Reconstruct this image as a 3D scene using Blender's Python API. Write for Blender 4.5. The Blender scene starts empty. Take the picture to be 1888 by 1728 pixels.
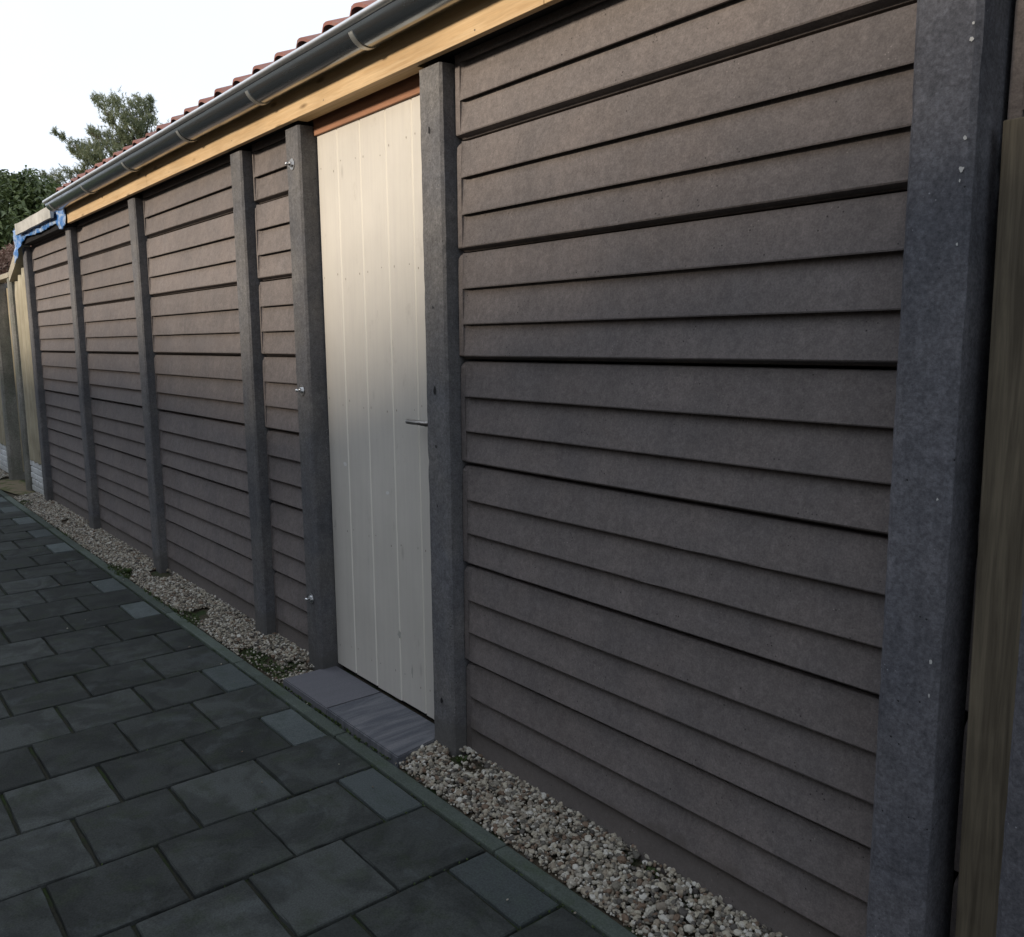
import bpy, bmesh, math, random
import numpy as np
from mathutils import Vector, Matrix, noise as mnoise
R = math.radians
rnd = random.Random(7)
C = bpy.context.scene.collection

# ------------------------------------------------------------------ camera
cam_d = bpy.data.cameras.new('camera'); cam = bpy.data.objects.new('camera', cam_d); C.objects.link(cam)
bpy.context.scene.camera = cam
cam_d.sensor_width = 36.0; cam_d.sensor_fit = 'HORIZONTAL'
cam_d.lens = 36.0 * 1601.54 / 1888.0
cam_d.clip_start = 0.05; cam_d.clip_end = 2000
yaw, pitch, roll = 0.8887, 0.14626, -0.00942
f = Vector((-math.sin(yaw) * math.cos(pitch), math.cos(yaw) * math.cos(pitch), -math.sin(pitch)))
r = Vector((math.cos(yaw), math.sin(yaw), 0)); u = r.cross(f)
rr = math.cos(roll) * r + math.sin(roll) * u; uu = -math.sin(roll) * r + math.cos(roll) * u
M = Matrix((rr, uu, -f)).transposed().to_4x4()
M.translation = Vector((0, -1.749, 1.505)); cam.matrix_world = M

# ------------------------------------------------------------------ light
SUN_EL, SUN_AZ = 17.5, 7.0          # azimuth: degrees from straight out of the wall, towards -x
scene = bpy.context.scene
scene.view_settings.view_transform = 'Standard'; scene.view_settings.look = 'None'
scene.view_settings.exposure = 0.0; scene.view_settings.gamma = 1.0
w = bpy.data.worlds.new("World"); scene.world = w; w.use_nodes = True
nt = w.node_tree; nt.nodes.clear(); N = nt.nodes.new; L = nt.links.new
out = N('ShaderNodeOutputWorld'); bg = N('ShaderNodeBackground'); bg.inputs['Strength'].default_value = 0.12
sky = N('ShaderNodeTexSky'); sky.sky_type = 'NISHITA'; sky.sun_disc = False
sky.sun_elevation = R(SUN_EL); sky.sun_rotation = R(180 + SUN_AZ); sky.air_density = 1.0; sky.dust_density = 0.6
tc = N('ShaderNodeTexCoord'); nz = N('ShaderNodeTexNoise'); nz.inputs['Scale'].default_value = 2.2; nz.inputs['Detail'].default_value = 5
cr = N('ShaderNodeValToRGB'); cr.color_ramp.elements[0].position = .33; cr.color_ramp.elements[0].color = (.92, .92, .92, 1)
cr.color_ramp.elements[1].position = .62; cr.color_ramp.elements[1].color = (1, 1, 1, 1)
mx = N('ShaderNodeMix'); mx.data_type = 'RGBA'; mx.inputs['B'].default_value = (8.5, 9.2, 10.3, 1)   # cloud
L(tc.outputs['Generated'], nz.inputs['Vector']); L(nz.outputs['Fac'], cr.inputs['Fac']); L(cr.outputs['Color'], mx.inputs['Factor'])
L(sky.outputs['Color'], mx.inputs['A']); L(mx.outputs['Result'], bg.inputs['Color']); L(bg.outputs['Background'], out.inputs['Surface'])
sl = bpy.data.lights.new('sun', 'SUN'); sl.energy = 4.3; sl.angle = R(5.5); sl.color = (1.0, .85, .67)
so = bpy.data.objects.new('sun', sl); C.objects.link(so)
d = Vector((-math.sin(R(SUN_AZ)) * math.cos(R(SUN_EL)), -math.cos(R(SUN_AZ)) * math.cos(R(SUN_EL)), math.sin(R(SUN_EL))))
so.rotation_euler = d.to_track_quat('Z', 'Y').to_euler(); so.location = d * 20

# ------------------------------------------------------------------ helpers
def tag(o, label=None, cat=None, group=None, kind=None):
    if label: o['label'] = label
    if cat: o['category'] = cat
    if group: o['group'] = group
    if kind: o['kind'] = kind
    return o

def thing(name, loc, label, cat, group=None):
    o = bpy.data.objects.new(name, None); C.objects.link(o); o.location = loc; o.empty_display_size = .1
    return tag(o, label, cat, group)

class MB:
    """collects faces (world coordinates) for ONE mesh"""
    def __init__(s): s.v = []; s.f = []; s.m = []; s.sm = []
    def add(s, vs, fs, mat=0, smooth=False):
        b = len(s.v); s.v += [tuple(v) for v in vs]
        for q in fs: s.f.append(tuple(b + i for i in q)); s.m.append(mat); s.sm.append(smooth)
    def box(s, x0, x1, y0, y1, z0, z1, b=0.0, mat=0, rot=None, piv=None):
        """box with bevelled edges"""
        bm = bmesh.new(); bmesh.ops.create_cube(bm, size=1)
        for v in bm.verts: v.co = Vector(((x0 + x1) / 2 + v.co.x * (x1 - x0), (y0 + y1) / 2 + v.co.y * (y1 - y0), (z0 + z1) / 2 + v.co.z * (z1 - z0)))
        if b: bmesh.ops.bevel(bm, geom=bm.edges[:], offset=b, segments=2, affect='EDGES', profile=.5)
        if rot is not None:
            p = Vector(piv or ((x0 + x1) / 2, (y0 + y1) / 2, (z0 + z1) / 2))
            for v in bm.verts: v.co = p + rot @ (v.co - p)
        bm.verts.index_update()
        s.add([v.co[:] for v in bm.verts], [[v.index for v in q.verts] for q in bm.faces], mat); bm.free()
    def prism_x(s, prof, x0, x1, mat=0, nx=1):
        """profile in (y, z), counter-clockwise seen from +x, swept along x"""
        n = len(prof); vs = []
        for k in range(nx + 1):
            x = x0 + (x1 - x0) * k / nx; vs += [(x, y, z) for y, z in prof]
        fs = [tuple(reversed(range(n))), tuple(nx * n + i for i in range(n))]
        for k in range(nx):
            for i in range(n):
                j = (i + 1) % n; fs.append((k * n + i, k * n + j, (k + 1) * n + j, (k + 1) * n + i))
        s.add(vs, fs, mat)
    def tube(s, pts, rad, seg=10, mat=0, smooth=True, caps=True):
        pts = [Vector(p) for p in pts]; rad = rad if isinstance(rad, (list, tuple)) else [rad] * len(pts)
        t0 = (pts[1] - pts[0]).normalized(); a = t0.orthogonal().normalized(); vs = []; fs = []
        for k, p in enumerate(pts):
            t = (pts[min(k + 1, len(pts) - 1)] - pts[max(k - 1, 0)]).normalized()
            a = (a - t * a.dot(t)).normalized(); b = t.cross(a)
            for i in range(seg):
                an = 2 * math.pi * i / seg; vs.append(p + (a * math.cos(an) + b * math.sin(an)) * rad[k])
        for k in range(len(pts) - 1):
            for i in range(seg):
                j = (i + 1) % seg; fs.append((k * seg + i, k * seg + j, (k + 1) * seg + j, (k + 1) * seg + i))
        if caps: fs.append(tuple(reversed(range(seg)))); fs.append(tuple((len(pts) - 1) * seg + i for i in range(seg)))
        s.add(vs, fs, mat, smooth)
    def build(s, name, mats, parent=None):
        me = bpy.data.meshes.new(name); me.from_pydata(s.v, [], s.f)
        mats = mats if isinstance(mats, (list, tuple)) else [mats]
        for m in mats: me.materials.append(m)
        me.polygons.foreach_set('material_index', s.m); me.polygons.foreach_set('use_smooth', s.sm)
        bm = bmesh.new(); bm.from_mesh(me); bmesh.ops.recalc_face_normals(bm, faces=bm.faces[:])
        if parent is not None:
            pl = world_loc(parent)
            bmesh.ops.translate(bm, verts=bm.verts[:], vec=-pl)
        bm.to_mesh(me); bm.free(); me.update()
        o = bpy.data.objects.new(name, me); C.objects.link(o)
        if parent is not None: o.parent = parent
        return o
def world_loc(o):
    l = Vector(o.location); p = o.parent
    while p: l = l + Vector(p.location); p = p.parent
    return l

def npmesh(name, V, F, mats, parent=None, midx=None, smooth=False):
    """triangles / quads from numpy arrays (world coordinates)"""
    if parent is not None: V = V - np.array(world_loc(parent))
    me = bpy.data.meshes.new(name); me.vertices.add(len(V)); me.vertices.foreach_set('co', V.astype(np.float32).ravel())
    n, k = F.shape; me.loops.add(n * k); me.loops.foreach_set('vertex_index', F.astype(np.int32).ravel())
    me.polygons.add(n); me.polygons.foreach_set('loop_start', np.arange(0, n * k, k, dtype=np.int32))
    me.polygons.foreach_set('loop_total', np.full(n, k, dtype=np.int32))
    for m in (mats if isinstance(mats, (list, tuple)) else [mats]): me.materials.append(m)
    if midx is not None: me.polygons.foreach_set('material_index', midx.astype(np.int32))
    me.polygons.foreach_set('use_smooth', np.full(n, smooth, dtype=bool))
    me.update(calc_edges=True); me.validate()
    o = bpy.data.objects.new(name, me); C.objects.link(o)
    if parent is not None: o.parent = parent
    return o

# ------------------------------------------------------------------ materials
class NT:
    def __init__(s, name):
        s.m = bpy.data.materials.new(name); s.m.use_nodes = True; s.t = s.m.node_tree; s.t.nodes.clear()
        s.o = s.n('ShaderNodeOutputMaterial'); s.p = s.n('ShaderNodeBsdfPrincipled'); s.l(s.p.outputs[0], s.o.inputs[0])
        g = s.n('ShaderNodeNewGeometry'); s.g = g; s.pos = g.outputs['Position']
    def n(s, t): return s.t.nodes.new(t)
    def l(s, a, b): s.t.links.new(a, b)
    def mapv(s, sc, loc=(0, 0, 0)):
        m = s.n('ShaderNodeMapping'); m.inputs['Scale'].default_value = sc; m.inputs['Location'].default_value = loc; s.l(s.pos, m.inputs[0]); return m.outputs[0]
    def noise(s, scale, detail=4, rough=.55, vec=None, dist=0):
        k = s.n('ShaderNodeTexNoise'); k.inputs['Scale'].default_value = scale; k.inputs['Detail'].default_value = detail
        k.inputs['Roughness'].default_value = rough; k.inputs['Distortion'].default_value = dist; s.l(vec or s.pos, k.inputs['Vector']); return k.outputs['Fac']
    def vor(s, scale, vec=None):
        k = s.n('ShaderNodeTexVoronoi'); k.inputs['Scale'].default_value = scale; s.l(vec or s.pos, k.inputs['Vector']); return k.outputs['Distance']
    def ramp(s, fac, *st):
        k = s.n('ShaderNodeValToRGB'); e = k.color_ramp.elements
        while len(e) < len(st): e.new(.5)
        for i, (p, c) in enumerate(st):
            e[i].position = p; e[i].color = (c, c, c, 1) if isinstance(c, (int, float)) else (*c, 1)
        s.l(fac, k.inputs[0]); return k.outputs[0]
    def mix(s, a, b, fac=.5, mode='MIX'):
        k = s.n('ShaderNodeMix'); k.data_type = 'RGBA'; k.blend_type = mode
        for inp, v in (('A', a), ('B', b)):
            if isinstance(v, (tuple, list)): k.inputs[inp].default_value = (*v, 1)
            elif isinstance(v, (int, float)): k.inputs[inp].default_value = (v, v, v, 1)
            else: s.l(v, k.inputs[inp])
        if isinstance(fac, (int, float)): k.inputs['Factor'].default_value = fac
        else: s.l(fac, k.inputs['Factor'])
        return k.outputs['Result']
    def bump(s, h, st=.3, dist=.002):
        b = s.n('ShaderNodeBump'); b.inputs['Strength'].default_value = st; b.inputs['Distance'].default_value = dist
        s.l(h, b.inputs['Height']); s.l(b.outputs[0], s.p.inputs['Normal'])
    def fin(s, col=None, rough=.8, metal=0, spec=.3):
        if col is not None:
            if isinstance(col, (tuple, list)): s.p.inputs['Base Color'].default_value = (*col, 1)
            else: s.l(col, s.p.inputs['Base Color'])
        if isinstance(rough, (int, float)): s.p.inputs['Roughness'].default_value = rough
        else: s.l(rough, s.p.inputs['Roughness'])
        s.p.inputs['Metallic'].default_value = metal; s.p.inputs['Specular IOR Level'].default_value = spec
        return s.m

def mul(c, k): return tuple(x * k for x in c)

def concrete(name, base, mott=.25, pits=.5, specks=.3, stain=.25, fine=220, bmp=.35, hue=None):
    t = NT(name)
    big = t.ramp(t.noise(2.3, 5, .6), (.3, 1 - stain), (.7, 1 + stain * .5))
    med = t.ramp(t.noise(22, 5, .65), (.3, 1 - mott * .6), (.7, 1 + mott * .4))
    fin_n = t.noise(fine, 3, .7)
    fi = t.ramp(fin_n, (.3, 1 - mott), (.7, 1 + mott))
    c = t.mix(base, hue or mul(base, .85), t.ramp(t.noise(5, 4), (.35, 0), (.65, 1)))
    grit = t.ramp(t.noise(62, 4, .75), (.32, 1 - mott * .9), (.68, 1 + mott * .7))
    c = t.mix(c, big, 1, 'MULTIPLY'); c = t.mix(c, med, 1, 'MULTIPLY'); c = t.mix(c, grit, 1, 'MULTIPLY'); c = t.mix(c, fi, 1, 'MULTIPLY')
    st_ = t.noise(2.4, 6, .7, t.mapv((7, 7, 1.1))); c = t.mix(c, t.ramp(st_, (.3, 1 - stain * .8), (.7, 1 + stain * .35)), 1, 'MULTIPLY')
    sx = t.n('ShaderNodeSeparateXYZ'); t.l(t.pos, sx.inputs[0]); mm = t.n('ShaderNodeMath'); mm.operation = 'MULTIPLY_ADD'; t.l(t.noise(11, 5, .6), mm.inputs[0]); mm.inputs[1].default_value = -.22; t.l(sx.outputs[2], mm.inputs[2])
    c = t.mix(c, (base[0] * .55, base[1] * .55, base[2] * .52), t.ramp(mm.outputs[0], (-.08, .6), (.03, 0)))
    oi = t.n('ShaderNodeObjectInfo'); c = t.mix(c, t.ramp(oi.outputs['Random'], (0, .90), (1, 1.10)), 1, 'MULTIPLY')
    # stretched cells: some become dark pin holes
    pv = t.vor(62); pm = t.ramp(pv, (.10, 1), (.17, 0)); sel = t.ramp(t.noise(14, 3), (.56, 0), (.62, pits))
    pit = t.mix(pm, sel, 1, 'MULTIPLY'); c = t.mix(c, mul(base, .15), pit)
    sv = t.vor(75, t.mapv((1, 1, 1), (3.3, 1.7, 8))); sm = t.ramp(sv, (.08, 1), (.15, 0)); ss = t.ramp(t.noise(7, 2), (.60, 0), (.66, specks))
    c = t.mix(c, mul(base, 2.6), t.mix(sm, ss, 1, 'MULTIPLY'))
    h = t.mix(fin_n, t.mix(1, 0, pit), .5)
    t.bump(h, bmp, .002)
    return t.fin(c, .82, 0, .25)

M_panel = concrete('brown_concrete', (.166, .146, .141), .20, .8, .35, .10, 210, .40, (.146, .132, .131))
M_post = concrete('grey_concrete', (.150, .146, .146), .26, .8, .55, .18, 170, .45, (.112, .114, .125))
M_post_near = concrete('coarse_grey_concrete', (.142, .142, .158), .30, .95, .7, .25, 150, .9, (.104, .107, .124))
M_post_old = concrete('weathered_concrete', (.26, .25, .23), .25, .5, .5, .3, 120, .4, (.19, .20, .17))
M_white_brick = concrete('white_cast_concrete', (.64, .66, .67), .15, .3, .2, .2, 100, .4)

def wood(name, base, dark, knots=.7, grain=1.0, axis='x', rough=.65, stain=.15):
    t = NT(name)
    sc = {'x': (1.3, 26, 26), 'z': (26, 26, 1.3)}[axis]
    v = t.mapv(sc); g = t.noise(2.2, 6, .6, v, .6); gf = t.noise(9, 4, .6, v)
    c = t.mix(base, dark, t.ramp(g, (.38, 0), (.66, .75 * grain)))
    c = t.mix(c, t.ramp(gf, (.3, .88), (.7, 1.07)), 1, 'MULTIPLY')
    kv = t.mapv({'x': (1.6, 6, 6), 'z': (6, 6, 1.6)}[axis], (.37, .2, .9)); k = t.vor(2.3, kv)
    km = t.ramp(k, (.07, knots), (.17, 0)); c = t.mix(c, mul(dark, .45), km)
    c = t.mix(c, t.ramp(t.noise(3, 4), (.3, 1 - stain), (.7, 1 + stain * .4)), 1, 'MULTIPLY')
    t.bump(g, .25, .002)
    return t.fin(c, rough, 0, .3)
M_pine = wood('yellow_pine', (.58, .425, .25), (.47, .31, .155), .95)
M_hard = wood('red_brown_hardwood', (.34, .175, .105), (.24, .115, .068), .3)
M_soffit = wood('pale_timber', (.50, .36, .19), (.38, .25, .12), .4)
M_pole = wood('treated_pine_pole', (.40, .36, .27), (.28, .255, .18), .5, 1, 'z', .7, .25)
M_gate = wood('gate_timber', (.36, .32, .23), (.25, .21, .14), .5, 1, 'z', .7, .25)
M_plank = wood('weathered_plank', (.19, .163, .118), (.088, .074, .054), 1.0, 1.2, 'z', .8, .3)
M_capw = wood('grey_cap_timber', (.36, .33, .27), (.27, .25, .2), .3, .6, 'x', .8, .2)
M_fence_dark = wood('brown_fence_timber', (.16, .11, .075), (.10, .07, .045), .4, 1, 'z', .8, .3)

def door_paint():
    t = NT('cream_door_paint'); b = (.565, .545, .50)
    v = t.mapv((30, 30, 1.2)); g = t.noise(2, 5, .6, v, .5)
    c = t.mix(b, (.53, .51, .475), t.ramp(g, (.4, 0), (.65, .8)))
    c = t.mix(c, t.ramp(t.noise(4, 5, .6), (.3, .93), (.7, 1.02)), 1, 'MULTIPLY')
    kn = t.vor(2.1, t.mapv((4.3, 1, 1.5), (.2, 0, .33))); c = t.mix(c, (.38, .36, .33), t.ramp(kn, (.035, .75), (.12, 0)))
    sm = t.ramp(t.noise(13, 6, .72, t.mapv((1, 1, .5))), (.60, 0), (.74, .5)); c = t.mix(c, (.33, .31, .28), sm)
    t.bump(g, .18, .001)
    return t.fin(c, .45, 0, .4)
M_door = door_paint()
M_black = NT('black_void').fin((.006, .006, .007), .9)  # near-black colour stands in for the shade inside voids
M_dark = NT('dark_hole').fin((.02, .02, .022), .9)
M_nail = NT('rusty_nail').fin((.16, .13, .10), .7)

def zinc(name, base=(.42, .45, .47), rough=.3, spot=.2):
    t = NT(name); n1 = t.noise(6, 4, .6, t.mapv((.6, 4, 4))); n2 = t.noise(90, 3, .6)
    c = t.mix(base, mul(base, .72), t.ramp(n1, (.35, 0), (.7, 1)))
    c = t.mix(c, mul(base, 1.35), t.ramp(n2, (.55, 0), (.72, spot)))
    rg = t.ramp(n1, (.3, rough), (.7, rough + .16)); t.bump(n1, .12, .002)
    return t.fin(c, rg, .92, .5)
M_zinc = zinc('zinc_gutter', (.30, .335, .37), .13, .15)
M_bead = zinc('zinc_bead', (.72, .74, .76), .28, .6)
M_strap = zinc('galvanised_strap', (.62, .64, .63), .42, .3)
M_steel = zinc('bright_steel', (.75, .76, .77), .22, .3)
M_handle = zinc('brushed_handle', (.30, .29, .28), .28, .1)

def tilem():
    t = NT('red_roof_tile'); c = t.mix((.22, .095, .078), (.15, .072, .064), t.ramp(t.g.outputs['Random Per Island'], (0, 0), (1, 1)))
    c = t.mix(c, (.20, .17, .16), t.ramp(t.noise(30, 5, .7), (.50, 0), (.72, .75)))
    t.bump(t.noise(160, 3), .3, .001); return t.fin(c, .75, 0, .25)
M_tile = tilem()
def tarpm():
    t = NT('blue_plastic_tarp'); n = t.noise(9, 5, .6, None, 1.0)
    c = t.mix((.035, .15, .42), (.36, .46, .62), t.ramp(n, (.45, 0), (.62, 1)))
    t.bump(t.noise(26, 4, .6, None, 1.5), .7, .01); return t.fin(c, .38, 0, .5)
M_tarp = tarpm()
M_sheet = concrete('grey_sheet', (.44, .44, .42), .10, .5, .2, .25, 120, .2)

def paver(name, base, lichen, dirt=.5):
    t = NT(name); ri = t.g.outputs['Random Per Island']
    c = t.mix(mul(base, .70), mul(base, 1.35), t.ramp(ri, (0, 0), (1, 1)))
    off = t.n('ShaderNodeVectorMath'); off.operation = 'ADD'; sc_ = t.n('ShaderNodeVectorMath'); sc_.operation = 'SCALE'; cx_ = t.n('ShaderNodeCombineXYZ')
    for i_ in range(3): t.l(ri, cx_.inputs[i_])
    t.l(cx_.outputs[0], sc_.inputs[0]); sc_.inputs['Scale'].default_value = 31.0; t.l(sc_.outputs[0], off.inputs[0]); t.l(t.pos, off.inputs[1]); pv_ = off.outputs[0]
    big = t.noise(4.5, 6, .6, pv_, .7)
    c = t.mix(c, mul(base, .34), t.ramp(big, (.44, 0), (.57, dirt)))
    c = t.mix(c, (base[0] * 1.55, base[1] * 1.6, base[2] * 1.7), t.ramp(t.noise(6.5, 5, .6, pv_, .4), (.56, 0), (.68, dirt * .9)))
    c = t.mix(c, lichen, t.ramp(t.noise(9, 6, .7, t.mapv((1, 1, 1), (9, 4, 2))), (.50, 0), (.66, .55)))
    c = t.mix(c, t.ramp(t.noise(180, 3, .7), (.3, .74), (.7, 1.26)), 1, 'MULTIPLY')
    h = t.noise(120, 4, .7); t.bump(t.mix(h, big, .3), .5, .003)
    return t.fin(c, .88, 0, .10)
M_paver = paver('grey_green_paver', (.046, .051, .050), (.034, .043, .029))
M_half = paver('pale_half_paver', (.076, .089, .091), (.055, .070, .062), .15)
M_kerb = paver('mossy_kerb', (.088, .106, .094), (.060, .082, .052), .25)
def slabm(name, c1, c2, streak):
    t = NT(name); g = t.noise(3.2, 6, .62, t.mapv((7.5, 1.1, 1)), .4)
    c = t.mix(c1, c2, t.ramp(g, (.38, 0), (.62, streak)))
    c = t.mix(c, t.ramp(t.noise(150, 3, .7), (.3, .85), (.7, 1.15)), 1, 'MULTIPLY'); t.bump(t.noise(140, 3), .35, .002)
    return t.fin(c, .75, 0, .25)
M_step_a = slabm('purple_grey_slab', (.125, .125, .142), (.108, .110, .122), .6)
M_step_b = slabm('streaky_grey_slab', (.080, .086, .102), (.150, .152, .166), 1)

def soilm(name, a, b, moss):
    t = NT(name); c = t.mix(a, b, t.noise(26, 6, .7)); c = t.mix(c, moss, t.ramp(t.noise(7, 5, .65), (.48, 0), (.60, .9)))
    t.bump(t.noise(80, 5, .7), .8, .006); return t.fin(c, .95, 0, .1)
M_joint = soilm('joint_dirt', (.018, .020, .016), (.035, .034, .026), (.022, .034, .012))
M_soil = soilm('dark_soil', (.05, .042, .032), (.09, .075, .055), (.028, .045, .018))
M_sand = soilm('sandy_soil', (.20, .165, .115), (.13, .11, .075), (.07, .085, .03))
M_grass = soilm('dull_grass', (.05, .07, .03), (.07, .09, .04), (.04, .055, .02))

def stonem():
    t = NT('gravel_stone'); ri = t.g.outputs['Random Per Island']
    k = t.n('ShaderNodeValToRGB'); t.l(ri, k.inputs[0]); e = k.color_ramp.elements; k.color_ramp.interpolation = 'CONSTANT'
    cols = [(.44, .40, .32), (.24, .22, .18), (.58, .55, .47), (.36, .31, .24), (.15, .14, .12), (.48, .44, .35), (.11, .10, .09), (.66, .64, .58), (.30, .26, .21), (.20, .14, .10), (.42, .39, .33)]
    while len(e) < len(cols): e.new(.5)
    for i, c in enumerate(cols): e[i].position = i / len(cols); e[i].color = (*c, 1)
    c = t.mix(t.mix(k.outputs[0], .74, 1, 'MULTIPLY'), t.ramp(t.noise(130, 4, .6), (.3, .75), (.7, 1.15)), 1, 'MULTIPLY')
    return t.fin(c, .7, 0, .3)
M_stone = stonem()
def leafm(name, a, b, rough=.45, tr=.2):
    t = NT(name); c = t.mix(a, b, t.ramp(t.g.outputs['Random Per Island'], (0, 0), (1, 1)))
    m = t.fin(c, rough, 0, .4)
    tl = t.n('ShaderNodeBsdfTranslucent'); t.l(c, tl.inputs[0]); ms = t.n('ShaderNodeMixShader'); ms.inputs[0].default_value = tr
    t.l(t.p.outputs[0], ms.inputs[1]); t.l(tl.outputs[0], ms.inputs[2]); t.l(ms.outputs[0], t.o.inputs[0]); return m
M_leaf = leafm('laurel_leaf', (.060, .090, .035), (.19, .23, .085), .4, .35)
M_needle = leafm('pine_needle', (.13, .16, .095), (.22, .24, .135), .6, .35)
M_russet = leafm('russet_foliage', (.24, .13, .10), (.36, .25, .18), .8, .15)
M_weed = leafm('weed_leaf', (.035, .060, .018), (.075, .11, .03), .6, .25)
M_bark = NT('bark').fin((.10, .075, .06), .9)
M_render = concrete('pale_render', (.45, .42, .37), .08, .1, .1, .1, 90, .2)

# ------------------------------------------------------------------ ground
g = MB(); g.add([(-150, -150, -.06), (150, -150, -.06), (150, 150, -.06), (-150, 150, -.06)], [(0, 1, 2, 3)])
tag(g.build('ground', M_grass), kind='structure')
g = MB(); g.add([(-16, -3.6, -.014), (3, -3.6, -.014), (3, -.23, -.014), (-16, -.23, -.014)], [(0, 1, 2, 3)])
tag(g.build('path_bed', M_joint), kind='structure')
# soil under the gravel, gently uneven
nx, ny = 200, 10; V = []; 
for i in range(nx + 1):
    for j in range(ny + 1):
        x = -16 + 19 * i / nx; y = -.24 + .34 * j / ny
        V.append((x, y, -.012 + .012 * mnoise.noise(Vector((x * 6, y * 8, 0))) + .020 * min(1, max(0, (y + .24) / .2))))
F = [(i * (ny + 1) + j, (i + 1) * (ny + 1) + j, (i + 1) * (ny + 1) + j + 1, i * (ny + 1) + j + 1) for i in range(nx) for j in range(ny)]
m = MB(); m.add(V, F, 0, True); tag(m.build('soil_bed', M_soil), kind='structure')
# sandy patch before the gate
V = []; F = []; n = 28
V.append((-10.45, -.13, .022))
for k in range(n):
    a = 2 * math.pi * k / n; q = 1 + .12 * math.sin(3 * a + 1) + .06 * rnd.random()
    V.append((-10.45 + .68 * q * math.cos(a), -.10 + .145 * q * math.sin(a), .010 + .003 * rnd.random()))
for k in range(n): F.append((0, 1 + k, 1 + (k + 1) % n))
m = MB(); m.add(V, F, 0, True); tag(m.build('sand_patch', M_sand), kind='structure')

# pavers: rows .3333 deep along x, .305 wide across, half offset in alternate rows
def pav():
    mb = MB(); pr = random.Random(3)
    def slab(x0, x1, y0, y1, mat):
        gp = .0045; x0 += gp + pr.uniform(-.0015, .002); x1 -= gp + pr.uniform(-.0015, .002); y0 += gp + pr.uniform(-.0015, .002); y1 -= gp + pr.uniform(-.0015, .002)
        h = pr.uniform(-.0025, .002); tx, ty = pr.uniform(-.005, .005), pr.uniform(-.005, .005); cx, cy = (x0 + x1) / 2, (y0 + y1) / 2
        def z(x, y): return h + tx * (x - cx) + ty * (y - cy)
        c = .0045; ring = []
        def rect(i, dz, wob):
            pts = []
            for (ax, ay, bx, by) in ((x0 + i, y0 + i, x1 - i, y0 + i), (x1 - i, y0 + i, x1 - i, y1 - i), (x1 - i, y1 - i, x0 + i, y1 - i), (x0 + i, y1 - i, x0 + i, y0 + i)):
                for k in range(5):
                    t = k / 5; x = ax + (bx - ax) * t; y = ay + (by - ay) * t
                    if k: 
                        wv = pr.gauss(0, wob); x += wv * (ay != by); y += wv * (ax != bx)
                    pts.append((x, y, z(x, y) + dz))
            return pts
        a = rect(c, 0, .0010); b = rect(.0015, -.004, .0012); e = rect(0, -.03, 0); n = len(a)
        fs = [tuple(range(n))]
        for o1 in (0, n):
            for k in range(n): j = (k + 1) % n; fs.append((o1 + k, o1 + n + k, o1 + n + j, o1 + j))
        mb.add(a + b + e, fs, mat)
    k0 = -3.59
    for k in range(-38, 20):
        xa = k0 + k * .3333; xb = xa + .3333; y = -.298; half = (k % 2 != 0)
        first = True
        while y > -3.5:
            wdt = .148 if (half and first) else .306
            y2 = y - wdt
            light = (half and first) or (pr.random() < .004)
            slab(xa, xb, y2, y, 1 if light and not (half and first and pr.random() < .12) else 0)
            y = y2; first = False
    return mb
pv = pav()
tag(pv.build('path', [M_paver, M_half]), kind='structure')
# edging stones
mb = MB(); x = -15.9; kr = random.Random(5)
while x < 2.8:
    dz = kr.uniform(-.002, .002); dy = kr.uniform(-.002, .002)
    mb.box(x + .002, x + .998, -.291 + dy, -.238 + dy, -.04, .004 + dz, .006); x += 1.0
tag(mb.build('kerb', M_kerb), kind='structure')

# ------------------------------------------------------------------ the shed
shed = thing('garden_shed', (-4, 0, 0), 'brown concrete board shed with cream plank door, zinc gutter and red tile roof', 'shed')
posts = [(-9.255, 2.400), (-7.571, 2.405), (-5.907, 2.405), (-4.223, 2.405), (-3.608, 2.405), (-2.572, 2.405), (-.873, 3.05)]
PW = .131
J = [.36 * k for k in range(8)]   # panel joints

def post_mesh(x0, top, y0=-.05, y1=.085, wd=PW, bev=.009, seed=0, z0=-.3):
    mb = MB(); pr = random.Random(seed); nz = int((top - z0) / .03)
    b = bev; x1 = x0 + wd
    prof0 = [(x0, y1), (x0, y0 + b), (x0 + b, y0), (x1 - b, y0), (x1, y0 + b), (x1, y1)]
    vs = []; n = len(prof0); ph = pr.random() * 9
    for k in range(nz + 1):
        z = z0 + (top - z0) * k / nz
        for i, (x, y) in enumerate(prof0):
            jx = jy = 0
            if 1 <= i <= 4:
                a = mnoise.noise(Vector((z * 25, i * 3.1, ph))) * .0014 + mnoise.noise(Vector((z * 3, i, ph))) * .001
                c2 = max(0, mnoise.noise(Vector((z * 40, i * 7, ph + 4))) - .35) * .006
                jx = a + (c2 if i in (1, 2) else -c2); jy = a * .6 + c2
            zz = z if k < nz else z - (.006 if i in (1, 2, 3, 4) else 0)
            vs.append((x + jx, y + jy, zz))
    fs = [tuple(nz * n + i for i in range(n))]
    for k in range(nz):
        for i in range(n):
            j = (i + 1) % n; fs.append((k * n + i, k * n + j, (k + 1) * n + j, (k + 1) * n + i))
    mb.add(vs, fs); return mb

def blotch(mb, x, z, y, rx, rz, mat, seed):
    pr = random.Random(seed); n = 11; vs = [(x, y, z)]
    for k in range(n):
        a = 2 * math.pi * k / n; q = .65 + .6 * pr.random(); vs.append((x + rx * q * math.cos(a), y, z + rz * q * math.sin(a)))
    mb.add(vs, [(0, 1 + k, 1 + (k + 1) % n) for k in range(n)], mat)

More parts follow.
